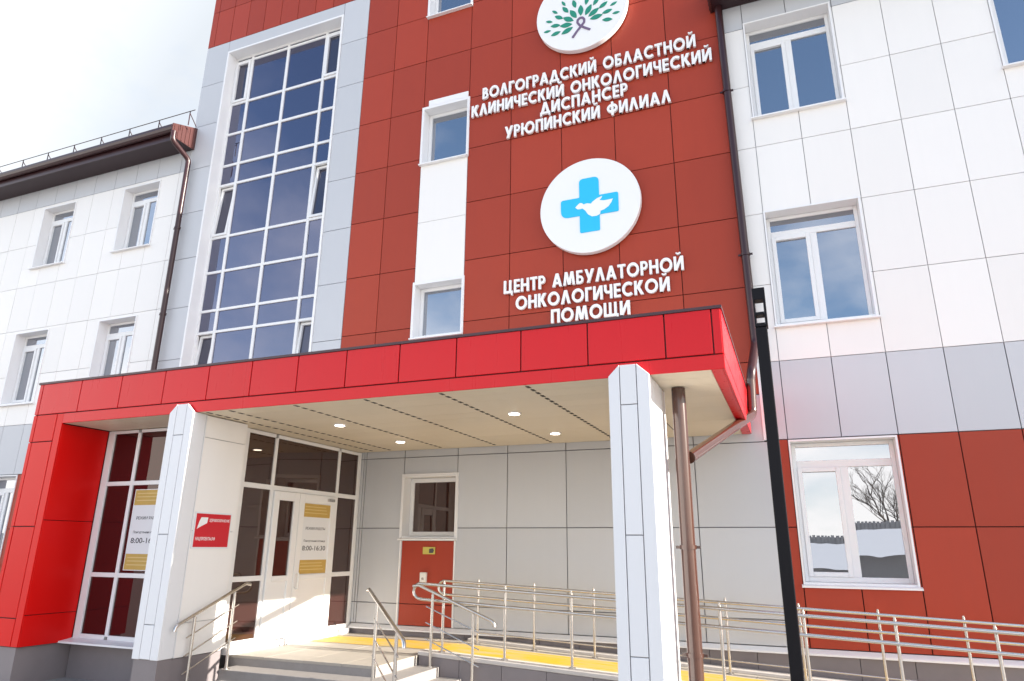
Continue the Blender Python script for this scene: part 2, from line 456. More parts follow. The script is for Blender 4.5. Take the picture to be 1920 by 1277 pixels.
for a, b_, c, d, j in vents:
    tilt = 0 if j == 9 else .11
    w = .06
    v = MB(); pv = MB()
    def bar(xa, xb, za, zb, mb, ya, yb):
        k0 = (za-c)/(d-c)*tilt; k1 = (zb-c)/(d-c)*tilt
        mb.hexa([(xa, y+ya+k0, za), (xb, y+ya+k0, za), (xb, y+yb+k0, za), (xa, y+yb+k0, za), (xa, y+ya+k1, zb), (xb, y+ya+k1, zb), (xb, y+yb+k1, zb), (xa, y+yb+k1, zb)])
    bar(a+.004, a+w, c+.004, d-.004, v, -.025, .05); bar(b_-w, b_-.004, c+.004, d-.004, v, -.025, .05)
    bar(a+w, b_-w, c+.004, c+w, v, -.025, .05); bar(a+w, b_-w, d-w, d-.004, v, -.025, .05)
    bar(a+w, b_-w, c+w, d-w, pv, .02, .03)
    v.build('vent_sash', 'pvc', stw); pv.build('pane', 'vent', stw)
    MB().box(a, b_, y+.22, y+.24, c, d).build('opening', 'slot', stw)  # dark sheet standing in for the unlit gap behind the sash

# eaves with gutters on both wings
def eave(xa, xb):
    MB().box(xa, xb, 9.98, 10.497, 9.15, 9.18).build('soffit', 'eave', bld)      # boarded underside
    MB().box(xa, xb, 9.955, 9.979, 9.13, 9.40).build('fascia_board', 'brown', bld)
    prof = [(9.952, 9.44), (9.952, 9.38), (9.935, 9.325), (9.90, 9.30), (9.865, 9.305), (9.835, 9.335), (9.82, 9.39), (9.82, 9.44), (9.813, 9.452), (9.807, 9.44),
            (9.807, 9.385), (9.826, 9.325), (9.862, 9.288), (9.905, 9.283), (9.945, 9.315), (9.9535, 9.37)]
    MB().prism(prof, lambda a, b, d: (d, a, b), xa, xb).build('gutter', 'brown', bld)   # half-round
    r = MB()
    r.hexa([(xa, 9.93, 9.40), (xb, 9.93, 9.40), (xb, 16.2, 11.9), (xa, 16.2, 11.9), (xa, 9.93, 9.46), (xb, 9.93, 9.46), (xb, 16.2, 12.0), (xa, 16.2, 12.0)])
    r.hexa([(xa, 16.2, 11.9), (xb, 16.2, 11.9), (xb, 22.5, 9.40), (xa, 22.5, 9.40), (xa, 16.2, 12.0), (xb, 16.2, 12.0), (xb, 22.5, 9.46), (xa, 22.5, 9.46)])
    r.build('roof', 'brown', bld)
eave(LW, -12.62); eave(-.46, RW)
# ribbed boxed ends of the eaves
for xe, sgn in ((-12.62, 1), (-.46, -1)):
    q = MB()
    xa, xb = (xe+.001, xe+.03) if sgn > 0 else (xe-.03, xe-.001)
    q.prism([(9.82, 9.14), (10.497, 9.14), (10.497, 9.74), (9.82, 9.47)], lambda a, b, d: (d, a, b), xa, xb)
    for k in range(6):
        yy = 9.86+k*.11
        xa2, xb2 = (xb+.0005, xb+.014) if sgn > 0 else (xa-.014, xa-.0005)
        q.box(xa2, xb2, yy, yy+.03, 9.16, 9.46+k*.04)
    q.build('eave_end', 'endbox', bld)

# ------------------------------------------------------------------ entrance canopy
can = thing('entrance_canopy', 'red panelled flat canopy with cream slatted soffit on two white columns', 'canopy', (-5, 6.45, GZ))
ZS, ZT = 1.62, 2.235
YF = 6.45
XL, XR = -10.05, -.46
pa = MB(); bk = MB()
fx = [-9.97, -9.17, -8.38, -7.58, -6.82, -6.12, -5.41, -4.71, -3.99, -3.27, -2.51, -1.78, -1.0, -.55]
h = .007
xs = [XL]+fx+[XR]
for a, b_ in zip(xs, xs[1:]):
    e = random.uniform(-.001, .001)
    pa.box(a+h, b_-h, YF+e, YF+.02, 1.765+h, ZT-.02)
pa.box(-9.42, XR, YF, YF+.02, ZS, 1.765-h)                         # continuous lower lip
fas = pa.build('fascia', 'fascia', can, bevel=.004)
# side fascia (right end), sunlit
sp = MB(); ys = [6.475, 7.2, 7.95, 8.7, 9.45, 10.2, 10.49]
for a, b_ in zip(ys, ys[1:]): sp.box(XR-.02, XR, a+h, b_-h, 1.765+h, ZT-.02)
sp.box(XR-.02, XR, 6.475, 10.49, ZS, 1.765-h)
sp.box(XR-.13, XR-.021, YF+.022, 10.49, ZS, ZS+.02)                # red return under the edge
sp.build('side_fascia', 'fascia', can, bevel=.004)
bk.box(-9.42, XR-.022, YF+.024, YF+.15, ZS+.022, ZT-.03); bk.box(XR-.15, XR-.024, YF+.151, 10.49, ZS+.022, ZT-.03)
bk.build('fascia_backing', 'fascia_joint', can)
cp = MB(); cp.box(XL-.012, XR+.012, YF-.014, YF+.16, ZT-.018, ZT+.012); cp.box(XR-.15, XR+.012, YF+.161, 10.49, ZT-.018, ZT+.012)
cp.build('coping', 'rubber', can)
MB().box(XL+.02, XR-.16, YF+.17, 10.49, ZT-.12, ZT-.05).build('roof_deck', 'plaster', can)
# soffit: long slats across, dashed vent seams running back to the wall
so_ = MB()
sx = [-9.42, -8.45, -7.47, -6.47, -5.47, -4.47, -3.49, -2.47, -1.47, -.59]
for a, b_ in zip(sx, sx[1:]):
    yy = YF+.03
    while yy < 10.48:
        y2 = min(yy+.30, 10.485)
        so_.box(a+.004, b_-.004, yy+.0012, y2-.0012, ZS+.004+random.uniform(-.0006, .0006), ZS+.03)
        yy = y2
so_.build('soffit', 'soffit', can)
MB().box(-9.44, -.58, YF+.025, 10.487, ZS+.032, ZS+.06).build('soffit_backing', 'soffit', can)
for x in [-6.84, -6.47, -5.47, -4.47, -3.49, -2.47]:
    sl_ = MB()
    yy = YF+.08
    while yy < 10.3:
        sl_.box(x-.02, x+.02, yy, yy+.085, ZS+.0005, ZS+.0032); yy += .155
    tag(sl_.build('vent_seam', 'slot', can))
MB().box(-1.475, -1.465, YF+.05, 10.4, ZS+.0005, ZS+.0032).build('seam', 'slot', can)
for x, y_ in ((-5.76, 7.86), (-5.76, 9.49), (-3.14, 7.86), (-3.14, 9.49)):
    ring = MB(); ring.tube([(x, y_, ZS+.02), (x, y_, ZS-.012)], .085, 24)
    dl = ring.build('downlight', 'trim', can, smooth=True)
    MB().tube([(x, y_, ZS-.0125), (x, y_, ZS-.016)], .066, 24).build('diffuser', 'lamp', dl, smooth=True)
# red frame leg at the left end
lg = MB(); lk = MB()
for a, b_ in ((XL, -9.97), (-9.97, -9.55)):
    zs_ = [-1.285, -.94, .22, 1.375, 1.765]
    for c, d in zip(zs_, zs_[1:]): lg.box(a+h, b_-h, YF+random.uniform(-.001, .001), YF+.02, c+h, d-h)
lg.box(-9.55+h, -9.421, YF, YF+.02, -1.285+h, 1.765-h)
for c, d in zip([-1.285, -.90, .305, 1.615], [-.90, .305, 1.615]):
    lg.box(-9.44, -9.42, YF+.021, 7.185, c+h*.6, d-h*.6)
lg.box(XL, XL+.02, YF+.021, 10.48, -1.285, 2.2)
lk.box(XL+.022, -9.442, YF+.024, 7.5, -1.285, ZT-.03)
lg.build('frame_leg', 'leg', can, bevel=.004); lk.build('leg_backing', 'fascia_joint', can)

# columns: white clad, front face standing proud with clipped upper corners
def column(xa, xb, ya, yb, base, lab=None):
    c = MB(); w = xb-xa
    ch = .11
    j1, j2 = xa+.11*w/.39, xb-.12*w/.39
    fn = lambda a, b, d: (a, d, b)
    y0 = YF-.05
    zc = ZS+.11
    s_ = .004
    c.prism([(xa, base), (j1-s_, base), (j1-s_, zc), (xa, ZS)], fn, y0, y0+.03)
    c.prism([(j2+s_, base), (xb, base), (xb, ZS), (j2+s_, zc)], fn, y0, y0+.03)
    zs_ = [base, base+.13+.0, -.95, .08, 1.34, zc]
    zs_ = [base, -.90, .12, 1.33, zc]
    for a, b_ in zip(zs_, zs_[1:]): c.box(j1+s_, j2-s_, y0+.001, y0+.03, a+s_, b_-s_)
    # cover of the clipped top, then the sides
    ym = ya+.22
    for a, b_ in ((y0+.031, ym), (ym+.006, yb)):
        c.box(xb-.03, xb-.001, a, b_, base, ZS-.002)
        c.box(xa+.001, xa+.03, a, b_, base, ZS-.002)
    c.box(xa+.031, xb-.031, yb-.03, yb, base, ZS-.002)
    col = c.build('column', 'column', can, bevel=.004)
    if lab: col['label'] = lab
    k = MB(); k.box(xa+.035, xb-.035, y0+.034, yb-.035, base, ZS-.003)
    k.prism([(xa+.02, ZS+.001), (xb-.02, ZS+.001), (j2, zc-.008), (j1, zc-.008)], fn, y0+.032, YF-.002)
    k.build('column_core', 'white_joint', col)
    q = MB(); q.box(xa+.015, xb-.015, y0+.02, yb-.02, GZ, base-.003); q.build('column_base', 'plinth', col)
column(-1.565, -1.165, 6.40, 7.28, -1.29, 'white clad column at the free corner, sunlit on its side')
column(-7.34, -6.935, 6.40, 6.64, -1.275, 'white clad column joined to the vestibule wall')

# ------------------------------------------------------------------ glazed vestibule
ves = thing('glazed_vestibule', 'glazed entrance vestibule with white double doors and tall brown-tinted windows under the canopy', 'entrance', (-8, 7.3, GZ))
XW = -6.95
w = MB()
for zs0, zs1 in zip([-1.285, -.90, .17, 1.33], [-.90, .17, 1.33, 1.615]):
    w.box(XW-.02, XW, 6.646, 7.38, zs0+.004, zs1-.004)
w.box(XW-.19, XW-.021, 7.36, 7.38, -1.285, 1.615)
w.build('side_cladding', 'white', ves)
k = MB(); k.box(-7.2, XW-.0215, 6.65, 7.355, -1.285, 1.613); k.box(-7.35, -7.2, 6.66, 7.355, -1.285, 1.613); k.build('wall_core', 'white_joint', ves)
q = MB(); q.box(-7.19, XW-.012, 6.62, 7.40, GZ, -1.29); q.box(-9.45, -7.2, 7.22, 7.6, GZ, -1.29); q.box(XL+.03, -9.47, YF+.03, 7.5, GZ, -1.29)
q.build('plinth', 'plinth', ves)
# left front window (faces the street)
fy = 7.2
fr = MB()
fxs = [-9.28, -8.79, -7.72, -7.36]
fzs = [-1.20, -.41, .84, 1.60]
fr.box(-9.418, -9.29, fy-.004, fy+.06, -1.24, 1.615)
for x in fxs[1:3]: fr.box(x-.03, x+.03, fy, fy+.06, -1.20, 1.57)
fr.box(-7.37, -7.345, fy, fy+.06, -1.20, 1.57)
seg = [(-9.289, -8.82), (-8.76, -7.75), (-7.69, -7.371)]
for a, b_ in seg:
    fr.box(a, b_, fy+.001, fy+.06, 1.571, 1.614); fr.box(a, b_, fy+.001, fy+.06, -1.24, -1.18)
    for z in fzs[1:3]: fr.box(a, b_, fy+.001, fy+.06, z-.03, z+.03)
lw_ = fr.build('front_window', 'pvc', ves, bevel=.005)
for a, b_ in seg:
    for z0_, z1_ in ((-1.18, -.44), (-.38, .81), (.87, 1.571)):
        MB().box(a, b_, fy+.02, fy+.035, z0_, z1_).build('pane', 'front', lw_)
MB().hexa([(-9.45, 7.0, -1.285), (-7.36, 7.0, -1.285), (-7.36, 7.199, -1.285), (-9.45, 7.199, -1.285), (-9.45, 7.0, -1.262), (-7.36, 7.0, -1.262), (-7.36, 7.199, -1.235), (-9.45, 7.199, -1.235)]).build('sill', 'trim', lw_)
# entrance screen (faces right)
xs_ = -7.15; ZP0 = -1.385
def ybox(mb, y0, y1, z0, z1, pr=0., th=.06): mb.box(xs_-th, xs_+pr, y0, y1, z0, z1)
fr = MB()
ybox(fr, 7.385, 7.66, -1.30, 1.615); ybox(fr, 10.40, 10.485, -1.30, 1.615)
ybox(fr, 8.215, 8.275, -1.30, 1.56); ybox(fr, 9.81, 9.87, -1.30, 1.56)
for a, b_ in ((7.661, 8.2145), (8.2755, 9.8095), (9.8705, 10.3995)):
    ybox(fr, a, b_, 1.561, 1.615, -.001); ybox(fr, a, b_, .79, .86, -.001)
for a, b_ in ((7.661, 8.2145), (9.8705, 10.3995)):
    ybox(fr, a, b_, -.48, -.41, -.001); ybox(fr, a, b_, -1.30, -1.235, -.001)
scr = fr.build('entrance_screen', 'pvc', ves, bevel=.005)
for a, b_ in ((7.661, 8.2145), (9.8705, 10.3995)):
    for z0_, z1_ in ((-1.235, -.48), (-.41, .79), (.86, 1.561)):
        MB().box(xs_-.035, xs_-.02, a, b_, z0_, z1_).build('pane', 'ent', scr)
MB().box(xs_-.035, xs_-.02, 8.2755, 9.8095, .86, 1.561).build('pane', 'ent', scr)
MB().box(xs_-.05, xs_+.06, 7.665, 10.39, ZP0+.002, -1.302).build('threshold', 'trim', ves)
# double door
def leaf(y0, y1, lab):
    d = MB(); gl = (y0+.12, y1-.12)
    x0_, x1_ = xs_-.045, xs_+.025
    d.box(x0_, x1_, y0, gl[0], -1.29, .785); d.box(x0_, x1_, gl[1], y1, -1.29, .785)
    d.box(x0_, x1_, gl[0]+.0005, gl[1]-.0005, .655, .785); d.box(x0_, x1_, gl[0]+.0005, gl[1]-.0005, -.50, -.425); d.box(x0_, x1_, gl[0]+.0005, gl[1]-.0005, -1.29, -1.17)
    d.box(x0_+.01, x1_-.02, gl[0]+.0005, gl[1]-.0005, -1.17, -.50)
    o = d.build('door', 'pvc', ves, bevel=.006); o['label'] = lab
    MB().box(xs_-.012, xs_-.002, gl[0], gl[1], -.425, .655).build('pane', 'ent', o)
    return o
d1 = leaf(8.285, 8.865, 'narrow door leaf with dark glass')
d2 = leaf(8.875, 9.80, 'wide door leaf with opening hours poster')
hd = MB(); hd.tube([(xs_+.025, 8.93, -.62), (xs_+.075, 8.93, -.62), (xs_+.075, 8.93, -.50), (xs_+.075, 8.93, -.40), (xs_+.025, 8.93, -.40)], .011, 8)
hd.build('handle', 'plastic', d2, smooth=True)
MB().box(xs_+.026, xs_+.06, 9.56, 9.72, .70, .745).build('door_closer', 'steel', d2)

# ------------------------------------------------------------------ porch and steps
por = thing('entrance_porch', 'paved porch platform with low stone steps wrapping its front corner', 'porch', (-6, 8.5, GZ))
pf = MB()
ZP = -1.385
px = [-7.14, -6.55, -5.95, -5.35, -4.86]; py = [7.74, 8.04, 8.64, 9.24, 9.84, 10.46]
for a, b_ in zip(px, px[1:]):
    for c, d in zip(py, py[1:]): pf.box(a+.003, b_-.003, c+.003, d-.003, ZP-.03, ZP+random.uniform(-.001, .001))
pf.build('floor', 'floor', por)
st = MB(); st.box(-7.14, -4.865, 7.745, 10.46, GZ, ZP-.032)
st.build('platform', 'steps', por)
for k in (1, 2):
    zt = ZP-.12*k; zb = GZ
    s = MB()
    s.box(-6.985, -4.86+.33*k, 7.74-.33*k, 7.74-.33*(k-1)-.001, zb, zt)
    s.box(-4.86+.33*(k-1)+.001, -4.86+.33*k, 7.74-.33*(k-1), 8.745, zb, zt)
    s.build('step', 'steps', por, bevel=.008)
ys_ = MB(); ys_.box(-7.0, -4.87, 9.28, 10.0, ZP+.003, ZP+.007); ys_.build('tactile_strip', 'yellow', por)

# ------------------------------------------------------------------ wheelchair ramp
rmp = thing('wheelchair_ramp', 'long sloping wheelchair ramp with yellow strip along the red and grey wall', 'ramp', (-1, 9.5, GZ))
X0, X1 = -4.855, 3.2
zf = lambda x: ZP-.0445*(x+4.79)
def slab(mb, y0, y1, dz0, dz1, xa=X0, xb=X1, bottom=None):
    b0 = bottom if bottom is not None else zf(xa)+dz0; b1 = bottom if bottom is not None else zf(xb)+dz0
    mb.hexa([(xa, y0, b0), (xb, y0, b1), (xb, y1, b1), (xa, y1, b0), (xa, y0, zf(xa)+dz1), (xb, y0, zf(xb)+dz1), (xb, y1, zf(xb)+dz1), (xa, y1, zf(xa)+dz1)])
m_ = MB(); xx = X0
while xx < X1:
    xb = min(xx+.6, X1); slab(m_, 8.97, 10.46, -.0, 0, xx+.002, xb-.002, GZ-.05); xx = xb
m_.build('deck', 'floor', rmp)
m_ = MB(); slab(m_, 9.18, 9.96, .003, .007); m_.build('tactile_strip', 'yellow', rmp)
m_ = MB(); slab(m_, 8.74, 8.965, -.0, .055); 
m_.build('kerb', 'kerb', rmp, bevel=.01)
m_ = MB(); slab(m_, 10.28, 10.455, .0, .045); m_.build('kerb', 'kerb', rmp, bevel=.01)
m_ = MB(); xx = X0+.01
while xx < X1-.02:
    xb = min(xx+.6, X1-.02); slab(m_, 8.755, 8.962, 0, -.004, xx+.003, xb-.003, GZ-.05); xx = xb
m_.build('side_wall', 'plinth', rmp)

# ------------------------------------------------------------------ handrails
STEEL = 'steel'
def ramp_rail(label, y, xs, top, loopx, low, xend, base):
    t = thing('ramp_handrail', label, 'handrail', (xs[0], y, GZ), 'handrails along the ramp')
    for x in xs:
        p = MB(); p.tube([(x, y, zf(x)+base), (x, y, top(x)-.02)], .019, 10); p.tube([(x, y, top(x)-.02), (x, y, top(x))], .014, 10)
        p.tube([(x, y, zf(x)+base), (x, y, zf(x)+base+.012)], .045, 14)
        yo = y-.055
        p.tube([(x, y, top(x)-.09), (x, yo, top(x)-.075)], .009, 8); p.tube([(x, y, top(x)-.29), (x, yo, top(x)-.275)], .009, 8)
        p.build('post', STEEL, t, smooth=True)
    y_ = y-.055
    h1 = lambda x: top(x)-.06
    h2 = lambda x: top(x)-.26
    pts = [(xend, y_, h1(xend)), (loopx+.13, y_, h1(loopx+.13))]
    zc = (h1(loopx)+h2(loopx))/2; r = (h1(loopx)-h2(loopx))/2
    for k in range(1, 12):
        a = pi*k/12
        pts.append((loopx+.10-sin(a)*.11, y_, zc+cos(a)*r))
    pts += [(loopx+.13, y_, h2(loopx+.13)), (xend, y_, h2(xend))]
    MB().tube(pts, .0205, 12).build('grab_rail', STEEL, t, smooth=True)
    if low:
        MB().tube([(xs[0], y, zf(xs[0])+.16), (xend, y, zf(xend)+.16)], .012, 10).build('guard_bar', STEEL, t, smooth=True)
    return t
topf = lambda x: -.44-.0435*(x+4.54)
ramp_rail('steel ramp handrail on the outer kerb, nearer the street', 8.85, [-4.55+.906*k for k in range(8)], topf, -4.98, False, 2.9, .055)
topb = lambda x: -.505-.0415*(x+3.72)
ramp_rail('steel ramp handrail along the wall, farther from the street', 10.16, [-4.63+.912*k for k in range(8)], topb, -5.28, True, 2.9, 0.)

def stair_rail(label, top, bot, posts, bars=(.22, .42, .62), ext=.10, hook=True):
    t = thing('stair_handrail', label, 'handrail', (*posts[0][:2], GZ), 'handrails of the porch steps')
    a, b_ = Vector(top), Vector(bot)
    dn = (b_-a)
    hor = Vector((dn.x, dn.y, 0)).normalized()
    pts = [a-hor*.09+Vector((0, 0, -.015)), a, b_]
    pts += [b_+hor*.035+Vector((0, 0, -.03)), b_+hor*.045+Vector((0, 0, -.075))]
    MB().tube(pts, .0205, 12).build('grab_rail', STEEL, t, smooth=True)
    L_ = Vector((dn.x, dn.y, 0)).length
    def zat(p): return a.z + dn.z*((Vector((p[0], p[1], 0))-Vector((a.x, a.y, 0))).dot(hor))/L_
    for p in posts:
        z = zat(p)
        m_ = MB(); m_.tube([(p[0], p[1], p[2]), (p[0], p[1], z-.03)], .0195, 10); m_.tube([(p[0], p[1], z-.03), (p[0], p[1], z-.005)], .01, 8)
        m_.tube([(p[0], p[1], p[2]), (p[0], p[1], p[2]+.012)], .045, 14)
        m_.build('post', STEEL, t, smooth=True)
    for q in bars:
        p0 = Vector((*posts[0][:2], zat(posts[0])-q)); p1 = Vector((*posts[-1][:2], zat(posts[-1])-q))
        ee = (p1-p0).normalized()*ext
        MB().tube([p0-ee, p1+ee], .0085, 8).build('bar', STEEL, t, smooth=True)
    return t
stair_rail('steel stair handrail beside the white wall and red plaque', (-6.86, 7.60, -.485), (-6.86, 6.56, -.90),
           [(-6.86, 7.42, ZP-.12), (-6.86, 6.80, GZ)])
stair_rail('steel stair handrail slanting down across the outer corner of the steps', (-5.0, 7.70, -.51), (-3.76, 6.46, -.89),
           [(-4.66, 7.36, ZP-.24), (-3.95, 6.65, GZ)])
stair_rail('steel stair handrail running down against the ramp wall', (-4.86, 8.70, -.50), (-3.77, 8.70, -.905),
           [(-4.64, 8.70, ZP-.12), (-4.03, 8.70, GZ)])

# ------------------------------------------------------------------ rainwater pipes
def arc(pts, r=.09, n=5):
    """round the corners of a polyline"""
    pts = [Vector(p) for p in pts]; o = [pts[0]]
    for a, b_, c in zip(pts, pts[1:], pts[2:]):
        u, v = (a-b_), (c-b_)
        k = min(r, u.length*.45, v.length*.45)
        p, q = b_+u.normalized()*k, b_+v.normalized()*k
        for i in range(n+1):
            t_ = i/n; o.append((p*(1-t_)+b_*t_)*(1-t_)+(b_*(1-t_)+q*t_)*t_)
    o.append(pts[-1]); return o
def downpipe(label, pts, r, rings, m='pipe', branch=None):
    t = thing('downpipe', label, 'downpipe', (*pts[-1][:2], GZ), 'brown rainwater pipes')
    MB().tube(arc(pts), r, 16).build('pipe', m, t, smooth=True)
    if branch: MB().tube(arc(branch), r+.001, 16).build('branch', 'pipe', t, smooth=True)
    for (x, y_, z) in rings:
        k = MB(); k.tube([(x, y_, z-.02), (x, y_, z+.02)], r+.012, 16); k.box(x-r-.045, x+r+.045, y_-.012, y_+.012, z-.014, z+.014)
        k.build('bracket', m, t, smooth=True)
    return t
downpipe('brown downpipe from the left roof gutter beside the grey tower edge', [(-12.60, 9.88, 9.28), (-12.60, 9.88, 9.05), (-12.58, 10.38, 8.80), (-12.58, 10.38, -1.5)], .06,
         [(-12.58, 10.38, 7.0), (-12.58, 10.38, 4.9)], 'brown')
downpipe('brown downpipe on the red tower edge, slanting forward under the canopy corner', [(-.35, 10.40, 9.14), (-.285, 10.40, 2.95), (-.36, 9.92, 2.42), (-.385, 9.92, 2.25)], .062,
         [(-.34, 10.40, 7.4), (-.30, 10.40, 4.4)], 'brown', [(-.38, 9.92, 2.30), (-.40, 9.92, 1.80), (-.94, 7.20, .90)])
downpipe('thick brown downpipe standing behind the sunlit white column', [(-1.00, 7.13, 1.615), (-1.00, 7.13, GZ+.05)], .072,
         [(-1.0, 7.13, .02), (-1.0, 7.13, -.95)])

# ------------------------------------------------------------------ snow guard on the left roof
sg = thing('snow_guard', 'thin metal snow guard rail along the left roof edge', 'snow guard', (-17, 10.0, 9.62))
for k in range(12):
    x = -12.35-.985*k
    p = MB(); p.tube([(x, 10.02, 9.48), (x, 10.02, 9.86)], .012, 6); p.tube([(x, 10.25, 9.57), (x, 10.02, 9.80)], .01, 6)
    p.build('post', 'brown', sg)
for z in (9.855,):
    MB().tube([(-24, 10.02, z), (-12.2, 10.02, z)], .011, 6).build('rail', 'brown', sg)

# ------------------------------------------------------------------ lamp post in front
lp = thing('lamp_post', 'slim black lamp post with open slotted head in front of the right wing', 'lamp post', (-.08, 5.0, GZ))
MB().box(-.125, -.045, 4.96, 5.04, GZ, 1.53).build('pole', 'black', lp, bevel=.006)
hdm = MB(); a, b_ = -.125, -.038
hdm.box(a, b_, 4.955, 5.045, 1.735, 1.825)
for z in (1.63,): hdm.box(a+.012, b_-.018, 4.955, 5.045, z-.010, z+.010)
hdm.box(a+.012, b_-.018, 4.955, 5.045, 1.531, 1.558)
hdm.box(a, a+.0115, 4.955, 5.045, 1.531, 1.7345); hdm.box(b_-.0175, b_, 4.955, 5.045, 1.531, 1.7345)
hdm.build('lamp_head', 'black', lp, bevel=.002)

# ------------------------------------------------------------------ signs
fnY = lambda a, b, d: (a, d, b)
def disc(name, label, cx_, cz_, r, y0=10.36, y1=10.47):
    t = thing(name, label, 'sign', (cx_, y1, cz_))
    m_ = MB(); m_.tube([(cx_, y1, cz_), (cx_, y0, cz_)], r, 72)
    m_.build('disc', 'disc', t, smooth=True, bevel=.008)
    return t
CY = 10.36
s2 = disc('clinic_sign', 'round white sign with a cyan cross and white dove', -2.77, 5.72, .90)
def rounded(poly, rad, n=5):
    o = []
    m_ = len(poly)
    for i in range(m_):
        a, b_, c = Vector(poly[i-1]), Vector(poly[i]), Vector(poly[(i+1) % m_])
        r = rad[i] if isinstance(rad, (list, tuple)) else rad
        if r <= 0: o.append(tuple(b_)); continue
        u, v = (a-b_).normalized(), (c-b_).normalized()
        p, q = b_+u*r, b_+v*r
        for k in range(n+1):
            t_ = k/n; w = (p*(1-t_)+b_*t_)*(1-t_)+(b_*(1-t_)+q*t_)*t_
            o.append(tuple(w))
    return o
cr = [(-2.94, 6.24), (-2.94, 5.88), (-3.28, 5.88), (-3.28, 5.53), (-2.94, 5.53), (-2.94, 5.20), (-2.585, 5.20), (-2.585, 5.50), (-2.25, 5.50), (-2.25, 5.87), (-2.585, 5.87), (-2.585, 6.24)]
rd = [.08, .02, .05, .14, .02, .03, .03, .02, .03, .04, .02, .10]
MB().prism(rounded(cr, rd), fnY, CY-.012, CY-.0005).build('cross', 'cyan', s2)
dove = [(-3.015, 5.70), (-2.97, 5.745), (-2.93, 5.775), (-2.895, 5.765), (-2.865, 5.735), (-2.80, 5.745), (-2.735, 5.725), (-2.70, 5.76), (-2.62, 5.81), (-2.53, 5.835), (-2.545, 5.80), (-2.58, 5.765),
        (-2.50, 5.745), (-2.42, 5.745), (-2.345, 5.75), (-2.37, 5.69), (-2.43, 5.615), (-2.50, 5.575), (-2.565, 5.56), (-2.575, 5.50), (-2.64, 5.475), (-2.72, 5.48), (-2.79, 5.53), (-2.835, 5.61), (-2.885, 5.66), (-2.93, 5.655), (-2.975, 5.66)]
MB().prism(dove, fnY, CY-.016, CY-.0125).build('dove', 'letter', s2)

s1 = disc('clinic_sign', 'round white sign with a green leafy crown over a purple ribbon', -2.83, 9.90, .90)
lf = MB()
def leaf_shape(cx_, cz_, ang, ln, wd):
    pts = []
    for k in range(8):
        t_ = k/8; pts.append((-ln/2+ln*t_, -wd/2*sin(pi*t_)**.9 if 0 < t_ else 0))
    for k in range(8):
        t_ = k/8; pts.append((ln/2-ln*t_, wd/2*sin(pi*t_)**.9 if 0 < t_ else 0))
    ca, sa = cos(ang), sin(ang)
    lf.prism([(cx_+x*ca-z*sa, cz_+x*sa+z*ca) for x, z in pts], fnY, CY-.01, CY-.0005)
ox, oz = -2.83, 9.60
for rr, ln, wd, angs in ((.30, .25, .105, [-22, 6, 33, 60, 90, 120, 147, 174, 202]), (.52, .20, .082, [-12, 10, 32, 54, 76, 104, 126, 148, 170, 192]), (.68, .145, .055, [0, 20, 40, 60, 80, 100, 120, 140, 160, 180])):
    for a in angs:
        if a < -15: continue
        leaf_shape(ox+rr*cos(R(a)), oz+rr*sin(R(a))*.94, R(a), ln, wd)
lf.build('leaves', 'green', s1)
rb = MB()
def strip(pts, wd):
    for (x0_, z0_), (x1_, z1_) in zip(pts, pts[1:]):
        d_ = Vector((x1_-x0_, z1_-z0_)).normalized()*.004; n_ = Vector((-d_.y, d_.x)).normalized()*wd/2
        p0 = Vector((x0_, z0_))-d_; p1 = Vector((x1_, z1_))+d_
        rb.prism([tuple(p0-n_), tuple(p1-n_), tuple(p1+n_), tuple(p0+n_)], fnY, CY-.013-random.uniform(0, .002), CY-.0005)
loop = [(-3.0, 9.30), (-2.92, 9.41), (-2.83, 9.51), (-2.77, 9.58), (-2.765, 9.65), (-2.80, 9.70), (-2.85, 9.705), (-2.895, 9.67), (-2.90, 9.61), (-2.86, 9.54), (-2.77, 9.46), (-2.66, 9.38)]
strip(loop, .042)
rb.build('ribbon', 'purple', s1)

def text_mesh(s, extr, off):
    c = bpy.data.curves.new('text', 'FONT'); c.body = s; c.extrude = extr; c.offset = off; c.resolution_u = 4; c.size = 1
    o = bpy.data.objects.new('text', c); C.objects.link(o)
    bpy.context.view_layer.update()
    dg = bpy.context.evaluated_depsgraph_get()
    me = bpy.data.meshes.new_from_object(o.evaluated_get(dg))
    bpy.data.objects.remove(o); bpy.data.curves.remove(c)
    return me
cap_me = text_mesh('Н', 0, .0)
CAP = max(v.co.y for v in cap_me.vertices)
bpy.data.meshes.remove(cap_me)
def lettering(name, s, fn, a0, a1, b0, cap, d_back, d_front, m, parent, off=.022):
    """fn(a along, b up, d depth) -> xyz; the line runs from a0 to a1 with its foot at b0"""
    s = s.replace('Л', 'Λ')
    me = text_mesh(s, .05, off)
    xs_ = [v.co.x for v in me.vertices]; mn, mxx = min(xs_), max(xs_)
    k = (a1-a0)/(mxx-mn); kb = cap/(CAP+2*off)
    q = parent; of = Vector((0, 0, 0))
    while q is not None: of += q.location; q = q.parent
    for v in me.vertices:
        t_ = (v.co.z+.05)/.1
        p = Vector(fn(a0+(v.co.x-mn)*k, b0+(v.co.y+off)*kb, d_back+(d_front-d_back)*t_))
        v.co = p+Vector((0, 0, G))-of
    me.materials.clear(); me.materials.append(M[m])
    o = bpy.data.objects.new(name, me); C.objects.link(o); o.parent = parent
    return o
T_ = .205
